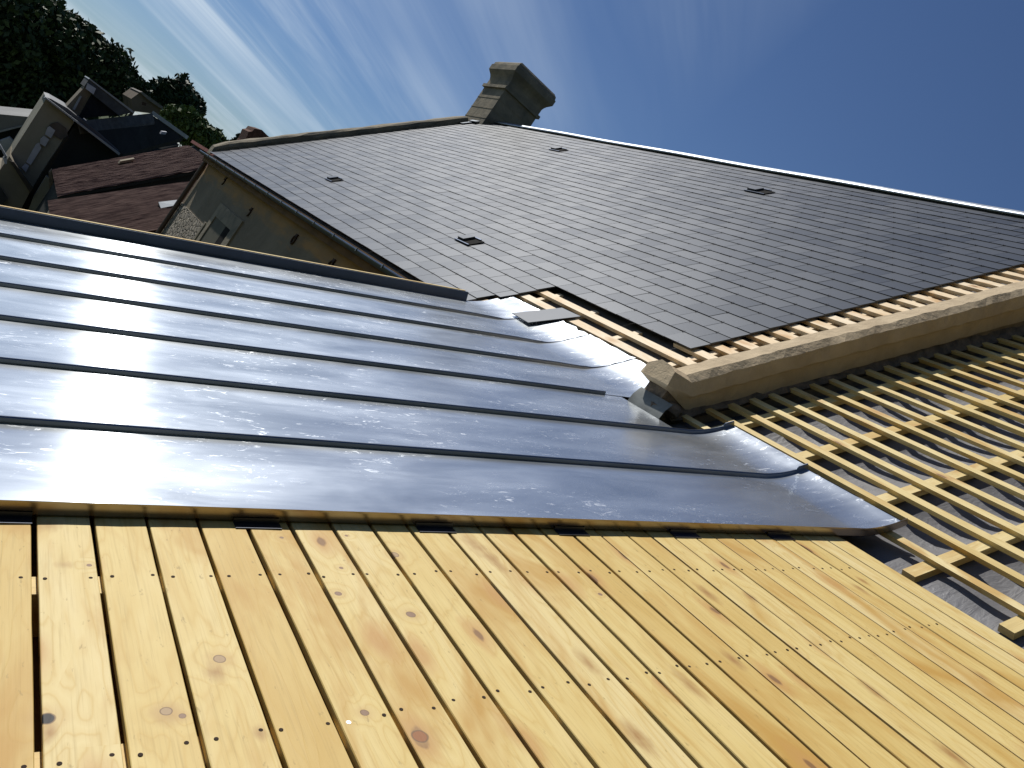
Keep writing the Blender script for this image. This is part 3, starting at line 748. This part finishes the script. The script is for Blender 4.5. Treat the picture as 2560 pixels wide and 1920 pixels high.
# far gable coping
q = MB()
fp = [(17.14, -.04), (17.125, .07), (17.13, .125), (17.18, .15), (17.36, .15), (17.42, .10), (17.42, -.04)]
coping(fp, lambda s, y, h: MP(s, y, h), list(np.arange(.18, 5.16, .22)), q, .006)
rr = [MP(.18, y, h) for y, h in fp]; kz = [WP(3.27, y, .20 + h * .9) for y, h in fp]
q.grid([[kz[i], rr[i]] for i in range(len(fp))], None, 0, False, closed=True); q.face(kz)
q.build('coping', M_stoneold, house)
# bright lead saddle by the chimney foot
q = MB(); q.boxa(MP, 4.80, 5.12, 16.93, 17.13, .036, .05); q.boxa(MP, 5.02, 5.18, 16.75, 17.1, .05, .075); q.build('lead_flashing', M_zincseam, house)
# chimney
q = MB()
def course(x0, x1, y0, y1, z0, z1, m=0):
    q.boxa(Fw, x0, x1, y0, y1, z0, z1, m)
cx0, cx1, cy0, cy1 = 7.10, 8.02, 16.58, 17.56
course(cx0, cx1, cy0, cy1, 3.2, 4.60)
course(cx0 - .045, cx1 + .045, cy0 - .045, cy1 + .045, 4.60, 4.665)
# shaft above the string course then a cavetto cornice
lv = [(4.665, .0), (4.80, .0), (4.85, .015), (4.90, .04), (4.95, .08), (4.985, .105), (5.10, .105), (5.115, .085), (5.17, .075), (5.215, .03), (5.22, -.06)]
rings = [[WP(cx0 - o, cy0 - o, z), WP(cx1 + o, cy0 - o, z), WP(cx1 + o, cy1 + o, z), WP(cx0 - o, cy1 + o, z)] for z, o in lv]
P = [[r[i] for r in rings] for i in range(4)]
q.grid(P[::-1] if False else P, None, 0, False, closed=True); q.face(rings[-1])
# joints between the stones stand as fine raised bands
for z in (3.9, 4.13, 4.37): q.boxa(Fw, cx0 - .006, cx1 + .006, cy0 - .006, cy1 + .006, z - .008, z + .008)
ch = q.build('chimney', M_stoneold, house)

# ================================================================== NEAR ROOF (bare battens)
nr = thing('battened_roof', 'bare roof slope with pine battens over grey underlay, waiting for slates', 'unfinished roof')
G = []; U = []
xs = np.linspace(-.55, 5.45, 120); ysn = np.linspace(-1.2, 3.56, 90)
cps = [3.30, 2.85, 2.35, 1.885, 1.485, 1.05, .6, .1, -.4, -.9]
for s in xs:
    row = []; ur = []
    for y in ysn:
        dmin = min(abs(y - c) for c in cps)
        lift_ = min(1, max(0, (s - .03) / .14)); sag = -.052 * lift_ * min(1, dmin / .16) ** .8 + .010 * math.sin(7.5 * y + 2.2 * math.sin(1.9 * s) + s * .8) * min(1, dmin / .12) + .002 * math.sin(17 * s + 5 * math.sin(3 * y))  * min(1, dmin / .12)
        row.append(NP(s, y, -.056 + sag)); ur.append((y, s))
    G.append(row); U.append(ur)
q = MB(); q.grid([r for r in G], U, 0, True); q.build('underlay', M_felt, nr)
for y in cps:
    s0 = -.085 if y < 2.2 else -.06
    q = MB(); q.boxa(NP, s0 + rng.normal(0, .012), 5.4, y - .03, y + .03, -.052, -.0222); q.build('counter_batten', M_batten, nr)
s = .062; k = 0
while s < 5.4:
    st = 3.50
    q = MB(); 
    bow = rng.normal(0, .002)
    q.box(NP, s - .041 + rng.normal(0, .0025), s + rng.normal(0, .002), -1.2, 3.50, -.022, bow, uo=rng.uniform(0, 9)); q.build('batten', M_batten, nr)
    k += 1; s = .062 + .1545 * k + rng.normal(0, .002) + (.022 if k >= 1 else 0)
q = MB(); q.prism([WP(3.5, -1.2, -8), WP(11.3, -1.2, -8), WP(11.3, 3.5, -8), WP(3.5, 3.5, -8)], [WP(3.5, -1.2, .1), WP(11.3, -1.2, .1), WP(11.3, 3.5, .1), WP(3.5, 3.5, .1)]); q.build('wall', M_render, nr)
nrd = NP(5.42, 0, 0)
q = MB(); q.prism([WP(nrd[0], -1.2, nrd[2]), WP(nrd[0], 3.5, nrd[2]), WP(11.3, 3.5, .1), WP(11.3, -1.2, .1)], [WP(nrd[0], -1.2, nrd[2] - .05), WP(nrd[0], 3.5, nrd[2] - .05), WP(11.3, 3.5, .05), WP(11.3, -1.2, .05)]); q.build('rear_slope', M_slatefar, nr)

# walls that carry the deck wing
wg = deck
A_, B_ = ZP(-1.3, 0, -.17), ZP(3.0, 0, -.17)
q = MB(); q.prism([WP(A_[0], 5.7, -8), WP(B_[0], 5.7, -8), WP(B_[0], 5.98, -8), WP(A_[0], 5.98, -8)], [WP(A_[0], 5.7, A_[2]), WP(B_[0], 5.7, B_[2]), WP(B_[0], 5.98, B_[2]), WP(A_[0], 5.98, A_[2])])
q.build('wall', M_render, wg)
q = MB(); q.prism([WP(A_[0], -.8, -8), WP(A_[0] + .3, -.8, -8), WP(A_[0] + .3, 5.7, -8), WP(A_[0], 5.7, -8)], [WP(A_[0], -.8, A_[2]), WP(A_[0] + .3, -.8, A_[2] + .12), WP(A_[0] + .3, 5.7, A_[2] + .12), WP(A_[0], 5.7, A_[2])])
q.build('wall', M_render, wg)

# ================================================================== LOOSE SLATE
q = MB()
ls0 = [MP(.045, 5.545, .030), MP(.035, 5.275, .034), MP(.435, 5.215, .016), MP(.430, 5.475, .014)]
cen = sum(ls0) / 4
top = ls0; bot = [p - .006 * nm for p in top]
q.prism([p for p in bot][::-1], [p for p in top][::-1], 0)
o = q.build('loose_slate', M_slate); o['label'] = 'single loose grey slate lying across the zinc flap and bare battens'; o['category'] = 'slate'
a_ = o.data.attributes.new('tone', 'FLOAT', 'FACE'); a_.data.foreach_set('value', [.9] * len(o.data.polygons))

# ================================================================== BACKGROUND HOUSES
def ray(px_, py_): return CM @ np.array([px_ - 1280, py_ - 960, 2193.965])
def at(px_, py_, Y):                      # sight line met at depth Y (used to read sizes of far things off the survey)
    r = ray(px_, py_); return r * (Y / r[1])
def z1(x, y, Y): return at(x * 640 / 1659, y * 640 / 1659, Y)
def shift(ps, v): return [p + np.array(v) for p in ps]
# tiled house, two roof levels (rising to +X like the main roof)
th = thing('tiled_house', 'house with two stepped brown clay tile roofs beyond the stone gable', 'house')
def tiled(a, b, ya, yb, name, skirt):
    """a=(x,z) eave, b=(x,z) top"""
    d = np.array([b[0] - a[0], 0, b[1] - a[1]]); L = np.linalg.norm(d); d /= L; n_ = np.array([-d[2], 0, d[0]])
    O = WP(a[0], 0, a[1]); q = MB(); G = []; rows = int(L / .19)
    ss = []
    for r in range(rows + 1): ss += [(r * .19, .004 * (r % 2))]
    ys = np.arange(ya, yb, .022)
    off = 0
    for (s_, h) in ss:
        if s_ > L: break
        G.append([O + d * s_ + n_ * (h + .024 * math.cos(2 * math.pi * y / .11) + rng.normal(0, .0015)) + YY * (y + (rng.normal(0, .012) if j == 0 else 0) + (.05 * ((int(s_ / .3)) % 2) if j == 0 else 0)) for j, y in enumerate(ys)])
    q.grid([list(r) for r in G], None, 0, False)
    q.build('tile_roof', M_tile, th)
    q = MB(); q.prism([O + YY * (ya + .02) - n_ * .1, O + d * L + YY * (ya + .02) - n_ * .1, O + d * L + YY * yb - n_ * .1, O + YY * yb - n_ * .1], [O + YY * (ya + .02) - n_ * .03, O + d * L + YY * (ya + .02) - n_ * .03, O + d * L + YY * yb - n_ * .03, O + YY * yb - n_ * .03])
    q.build('soffit', M_darkwall, th)  # near-black colour paints the shade under the tile verge
K = 1.21
lo_a, lo_b = (1.70 * K, -2.30 * K), (4.2 * K, .06 * K)
tiled(lo_a, lo_b, 16.4 if False else 17.6, 22.99, 'lower', 0)
up_a, up_b = (1.83 * K, -2.18 * K), (4.09 * K, .20 * K)
tiled(up_a, up_b, 19.5 * K, 28.6, 'upper', 0)
q = MB(); q.boxa(Fw, up_b[0] - .12, up_b[0] + .12, 23.7, 28.6, up_b[1] + .0, up_b[1] + .09); q.build('ridge_tile', M_tilered, th)
q = MB()
q.prism([WP(lo_a[0] + .15, 17.9, -8), WP(9, 17.9, -8), WP(9, 23.3, -8), WP(lo_a[0] + .15, 23.3, -8)], [WP(lo_a[0] + .15, 17.9, lo_a[1] - .05), WP(9, 17.9, lo_a[1] - .05), WP(9, 23.3, lo_a[1] - .05), WP(lo_a[0] + .15, 23.3, lo_a[1] - .05)])
q.build('wall', M_pale2, th)
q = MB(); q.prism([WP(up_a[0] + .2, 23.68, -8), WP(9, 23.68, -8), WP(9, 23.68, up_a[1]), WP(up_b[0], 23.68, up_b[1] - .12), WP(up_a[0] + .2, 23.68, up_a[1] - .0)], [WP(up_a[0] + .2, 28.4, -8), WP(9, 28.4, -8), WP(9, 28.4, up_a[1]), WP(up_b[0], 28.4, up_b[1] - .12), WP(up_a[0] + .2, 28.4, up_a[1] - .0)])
q.build('gable_wall', M_darkwall, th)  # gable shade put into the near-black colour
# skylights / vents on the tiles
q = MB(); q.prism([z1(1030, 1335, 20.3) + np.array([0, 0, -.05]), z1(1155, 1320, 20.3) + np.array([0, 0, -.05]), z1(1145, 1355, 19.9), z1(1045, 1375, 19.9)], [z1(1030, 1330, 20.2) + np.array([-.06, -.1, .06]), z1(1155, 1315, 20.2) + np.array([-.06, -.1, .06]), z1(1145, 1350, 19.8) + np.array([-.06, -.1, .06]), z1(1045, 1370, 19.8) + np.array([-.06, -.1, .06])]); q.build('skylight', M_greytrim, th)
q = MB(); a1_, a2_ = z1(770, 1062, 26.9), z1(860, 1046, 27.0); q.prism([a1_, a2_, a2_ + WP(0, .3, 0), a1_ + WP(0, .3, 0)], shift([a1_, a2_, a2_ + WP(0, .3, 0), a1_ + WP(0, .3, 0)], (0, 0, .09))); q.build('roof_lug', M_stoneold, th)

def extr(pts, Y0, dep, mtl, name, par, dx=0, dz=0):
    f = [z1(x, y, Y0) for x, y in pts]; b = [p + np.array([dx, dep, dz]) for p in f]
    q = MB(); q.prism(f[::-1], b[::-1]); return q.build(name, mtl, par)
# grey slate house with dormer
gh = thing('slate_roofed_house', 'dark slate roofed house with a gabled dormer behind the tile roof', 'house')
rf = [z1(980, 742, 33), z1(1192, 892, 34.5), z1(800, 1000, 31), z1(500, 785, 30)]
q = MB(); q.prism([p - WP(0, 0, .18) for p in rf], rf); q.build('roof', simple('dark_old_slate', (.040, .039, .033), .9, .05, 1.2, .25, .2, 9), gh)
q = MB(); e0, e1 = z1(978, 738, 32.95), z1(1195, 892, 34.45)
q.prism([e0, e1, e1 + WP(.15, .3, 0), e0 + WP(.15, .3, 0)], shift([e0, e1, e1 + WP(.15, .3, 0), e0 + WP(.15, .3, 0)], (0, 0, .13))); q.build('ridge_flashing', M_greytrim, gh)
q = MB(); bb = [rf[3] + WP(0, 0, -.2), rf[2] + WP(0, 0, -.2), rf[1] + WP(0, 0, -.3), rf[0] + WP(0, 0, -.3)]
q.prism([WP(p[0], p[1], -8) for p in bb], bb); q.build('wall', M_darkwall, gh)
q = MB(); q.prism([z1(1040, 868, 32.2), z1(1072, 872, 32.2), z1(1072, 872, 32.2) + WP(0, .3, 0), z1(1040, 868, 32.2) + WP(0, .3, 0)], shift([z1(1040, 868, 32.2), z1(1072, 872, 32.2), z1(1072, 872, 32.2) + WP(0, .3, 0), z1(1040, 868, 32.2) + WP(0, .3, 0)], (0, 0, .1))); q.build('roof_vent', M_white, gh)
# strip of lighter flashing along the verge
q = MB(); v0, v1 = z1(500, 800, 29.9), z1(985, 745, 32.9); q.prism([v0, v1, v1 + WP(.22, 0, -.22), v0 + WP(.22, 0, -.22)], shift([v0, v1, v1 + WP(.22, 0, -.22), v0 + WP(.22, 0, -.22)], (-.02, 0, .06))); q.build('verge_flashing', simple('verge_slate', (.10, .10, .09), .85, .1), gh)
dm = extr([(505, 768), (592, 612), (775, 745)], 31.0, 1.5, simple('dormer_cheek', (.018, .020, .024), .9, .05), 'dormer_cheek', gh)
extr([(545, 560), (578, 513), (862, 728), (770, 748), (600, 612)], 30.8, 2.2, simple('dormer_roof_zinc', (.075, .08, .085), .8, .15), 'dormer_roof', gh)
extr([(575, 512), (583, 508), (868, 722), (860, 732)], 30.75, 2.4, M_greytrim, 'dormer_fascia', gh)
extr([(556, 575), (568, 538), (622, 574), (606, 612)], 30.7, .1, M_white, 'bargeboard', gh)
extr([(432, 690), (556, 556), (592, 612), (505, 768), (455, 745)], 31.1, 1.2, M_pale2, 'dormer_front', gh)
extr([(470, 706), (520, 620), (530, 626), (484, 716)], 31.0, .08, M_greytrim, 'dormer_post', gh)
# pale rendered house
ph_ = thing('pale_house', 'pale rendered house front with white shutters under a long grey gutter', 'house')
extr([(300, 640), (480, 790), (200, 1232), (62, 1012)], 30, 4, M_pale, 'wall', ph_)
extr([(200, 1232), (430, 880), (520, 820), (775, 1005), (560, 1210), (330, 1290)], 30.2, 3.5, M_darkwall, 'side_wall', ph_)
extr([(284, 632), (294, 628), (780, 996), (770, 1006)], 29.7, .25, M_greytrim, 'gutter', ph_)
extr([(294, 628), (330, 640), (435, 700), (640, 860), (775, 985), (775, 1000)], 29.95, 3.0, M_slatefar, 'roof', ph_)
for pts in ([(308, 826), (322, 818), (358, 846), (330, 895), (292, 872)], [(262, 900), (286, 880), (318, 905), (292, 950), (258, 930)], [(232, 935), (254, 925), (268, 960), (198, 1070), (170, 1050)], [(165, 1060), (188, 1075), (168, 1118), (140, 1085)]):
    extr(pts, 29.9, .08, M_white, 'shutter', ph_)
extr([(310, 838), (300, 832), (332, 800), (372, 790), (430, 830), (440, 880), (395, 905), (352, 880)], 29.95, .05, simple('window_dark', (.05, .055, .06), .3, .5), 'window', ph_)
extr([(432, 884), (446, 893), (372, 1010), (170, 1378), (118, 1378), (310, 1060)], 29.3, .3, simple('black_strip', (.022, .020, .016), .8, .2), 'dark_strip', ph_)  # near-black upright strip at the pale wall's right edge
# low houses down the left side
lh = thing('low_house', 'low brown rendered house partly hidden below the pale house', 'house')
extr([(62, 1012), (200, 1232), (120, 1390), (-60, 1340), (-60, 1100), (0, 1100)], 29.0, 3, M_pale2, 'wall', lh)
extr([(60, 1040), (90, 1050), (215, 1222), (195, 1250)], 28.9, .2, simple('eave_shadow_board', (.06, .05, .04), .8, .2), 'eave_board', lh)
extr([(-60, 1180), (0, 1215), (48, 1290), (0, 1345), (-60, 1345)], 28.85, .2, simple('dark_door', (.04, .04, .042), .6, .3), 'door', lh)
gw = thing('garden_wall', 'pale rendered yard wall at the foot of the tile roofs', 'wall')
extr([(215, 1280), (300, 1140), (345, 1180), (350, 1300), (330, 1420), (170, 1400)], 29.1, .4, M_pale, 'wall_face', gw)
extr([(318, 1120), (336, 1100), (352, 1290), (335, 1420), (325, 1420), (318, 1300)], 28.6, .4, M_mortar, 'pier', gw)
eh = thing('grey_roofed_house', 'grey roofed house with a pale gutter at the left edge below the trees', 'house')
extr([(-80, 732), (0, 740), (240, 762), (212, 800), (0, 850), (-80, 868)], 34, 4, simple('grey_roof', (.20, .20, .19), .7, .3, .8, .15), 'roof', eh)
extr([(-80, 866), (0, 846), (212, 796), (206, 806), (0, 858), (-80, 880)], 33.9, .2, M_greytrim, 'gutter', eh)
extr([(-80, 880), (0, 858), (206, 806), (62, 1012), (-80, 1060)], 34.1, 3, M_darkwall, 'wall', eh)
extr([(0, 912), (62, 890), (98, 925), (84, 975), (48, 1000), (-10, 960)], 33.6, .5, M_white, 'dormer_window', eh)
pl = thing('white_pipe', 'thin white bent pipe on the low house roof at the left edge', 'pipe')
extr([(-10, 932), (2, 938), (46, 1014), (34, 1026)], 28.0, .1, M_white, 'pipe_arm', pl)
extr([(18, 1020), (46, 1012), (44, 1062), (30, 1062)], 28.0, .1, M_white, 'pipe_leg', pl)
# brick chimney seen over the far coping
bc = MB(); f = [at(x, y, 34) for x, y in [(596, 372), (612, 352), (622, 329), (631, 328), (637, 321), (655, 325), (668, 338), (690, 356), (700, 380)]]; bc.prism(f[::-1], shift(f, (0, 1.2, 0))[::-1])
o = bc.build('brick_chimney', M_brick); o['label'] = 'weathered brown brick chimney top just above the far stone coping'; o['category'] = 'chimney'
hs = thing('hillside_house', 'small pale brown house between the dark trees on the hillside', 'house')
extr([(850, 640), (905, 600), (965, 640), (1085, 725), (1085, 745), (980, 735), (860, 720)], 52, 5, simple('hillside_house_wall', (.13, .105, .08), .9, .2, .6, .35), 'wall', hs)
extr([(905, 596), (925, 596), (1090, 716), (1080, 728), (965, 650)], 51.7, 5, simple('hillside_roof', (.16, .15, .13), .8, .2), 'roof', hs)
extr([(922, 660), (950, 668), (945, 686), (920, 680)], 51.6, .1, M_iron, 'window', hs)

# ================================================================== TREES
def crown(name, lobes, n, size, matr, parent, seed):
    g = np.random.default_rng(seed); V = []; F = []; T = []
    w = np.array([l[1] ** 2 for l in lobes]); w = w / w.sum()
    idx = g.choice(len(lobes), n, p=w)
    d = g.normal(size=(n, 3)); d /= np.linalg.norm(d, axis=1)[:, None]
    # clumped shells: pull leaves towards small clump centres
    for k in range(n):
        c, r = lobes[idx[k]]
        rr = r * (g.random() ** .28) * (1 + .13 * math.sin(5 * d[k][0] + 3 * d[k][2] + idx[k]) + .08 * math.sin(11 * d[k][1] + 9 * d[k][2]) + g.normal(0, .035))
        p = c + d[k] * rr * np.array([1, 1, .95])
        a = g.normal(size=3); a /= np.linalg.norm(a); b = np.cross(a, g.normal(size=3)); b /= np.linalg.norm(b)
        s_ = size * g.uniform(.5, 1.25); bi = len(V)
        V += [tuple(p - a * s_), tuple(p + b * s_ * .55), tuple(p + a * s_), tuple(p - b * s_ * .55)]; F.append((bi, bi + 1, bi + 2, bi + 3)); T.append(float(g.random()))
    me = bpy.data.meshes.new(name); me.from_pydata(V, [], F); me.materials.append(matr)
    at2 = me.attributes.new('tone', 'FLOAT', 'FACE'); at2.data.foreach_set('value', T)
    return link(bpy.data.objects.new(name, me), parent)
def tree(name, label, lobes_px, Y, n, size, matr, seed, trunk_px, group=None, base=-8):
    t = thing(name, label, 'tree', group)
    lobes = [(z1(x, y, Y + dy), r * .3858 / 2194 * Y * .82) for x, y, r, dy in lobes_px]
    crown('crown', lobes, n, size, matr, t, seed)
    q = MB(); x0, y0 = trunk_px; P = z1(x0, y0, Y); r0 = max(.12, lobes[0][1] * .09)
    sweep([0, .3, .6, 1.0], lambda u: [WP(P[0] + .3 * math.sin(u * 3) + r0 * (1.3 - u * .8) * math.cos(a), P[1] + r0 * (1.3 - u * .8) * math.sin(a), base + (P[2] - base) * u) for a in np.linspace(0, 2 * math.pi, 9)[:-1]], q, 0, True)
    for j, (c, r) in enumerate(lobes[:5]):      # limbs out to each mass of the crown
        st = WP(P[0], P[1], base + (P[2] - base) * .7)
        sweep([0, .5, 1], lambda u: [st * (1 - u) + c * u + WP(r0 * .5 * (1.1 - u) * math.cos(a), r0 * .5 * (1.1 - u) * math.sin(a), .2 * math.sin(3 * u)) for a in np.linspace(0, 2 * math.pi, 7)[:-1]], q, 0, True)
    q.build('trunk', M_bark, t)
tree('broadleaf_tree', 'huge dark green tree filling the upper left corner', [(100, 250, 350, 0), (390, 330, 235, 0), (600, 420, 245, 2), (330, 560, 300, 1), (-60, 520, 330, 0), (640, 520, 250, 3), (300, 160, 190, 1), (180, 80, 190, 0), (490, 240, 150, 2), (790, 560, 90, 3), (845, 480, 52, 3), (60, 700, 230, 2), (450, 620, 230, 2)], 62, 42000, .22, M_leafdark, 3, (300, 560))
tree('round_tree', 'round dark tree standing alone right of the huge tree', [(1150, 650, 165, 0), (1080, 640, 130, 0), (1210, 690, 120, 1), (1110, 720, 120, 1)], 66, 9000, .24, M_leafmid, 5, (1130, 740))
tree('feathery_tree', 'thin grey green tree between the two dark trees', [(905, 570, 65, 0), (880, 620, 60, 0), (930, 610, 50, 0)], 60, 1500, .2, M_leafmid, 9, (905, 640))
tree('leafy_bush_tree', 'light green leafy tree above the far end of the tile roof', [(1190, 800, 120, 0), (1280, 870, 130, 0), (1120, 760, 80, 0), (1370, 900, 85, 0), (1300, 960, 100, 0), (1430, 930, 50, 0), (1240, 760, 60, 0)], 46, 9000, .15, M_leafbush, 11, (1280, 960))
tree('conifer', 'tiny conifer tip just above the far stone coping', [(1552, 885, 20, 0), (1548, 905, 26, 0), (1520, 925, 32, 0), (1480, 940, 30, 0)], 70, 900, .16, M_leafmid, 13, (1548, 930))
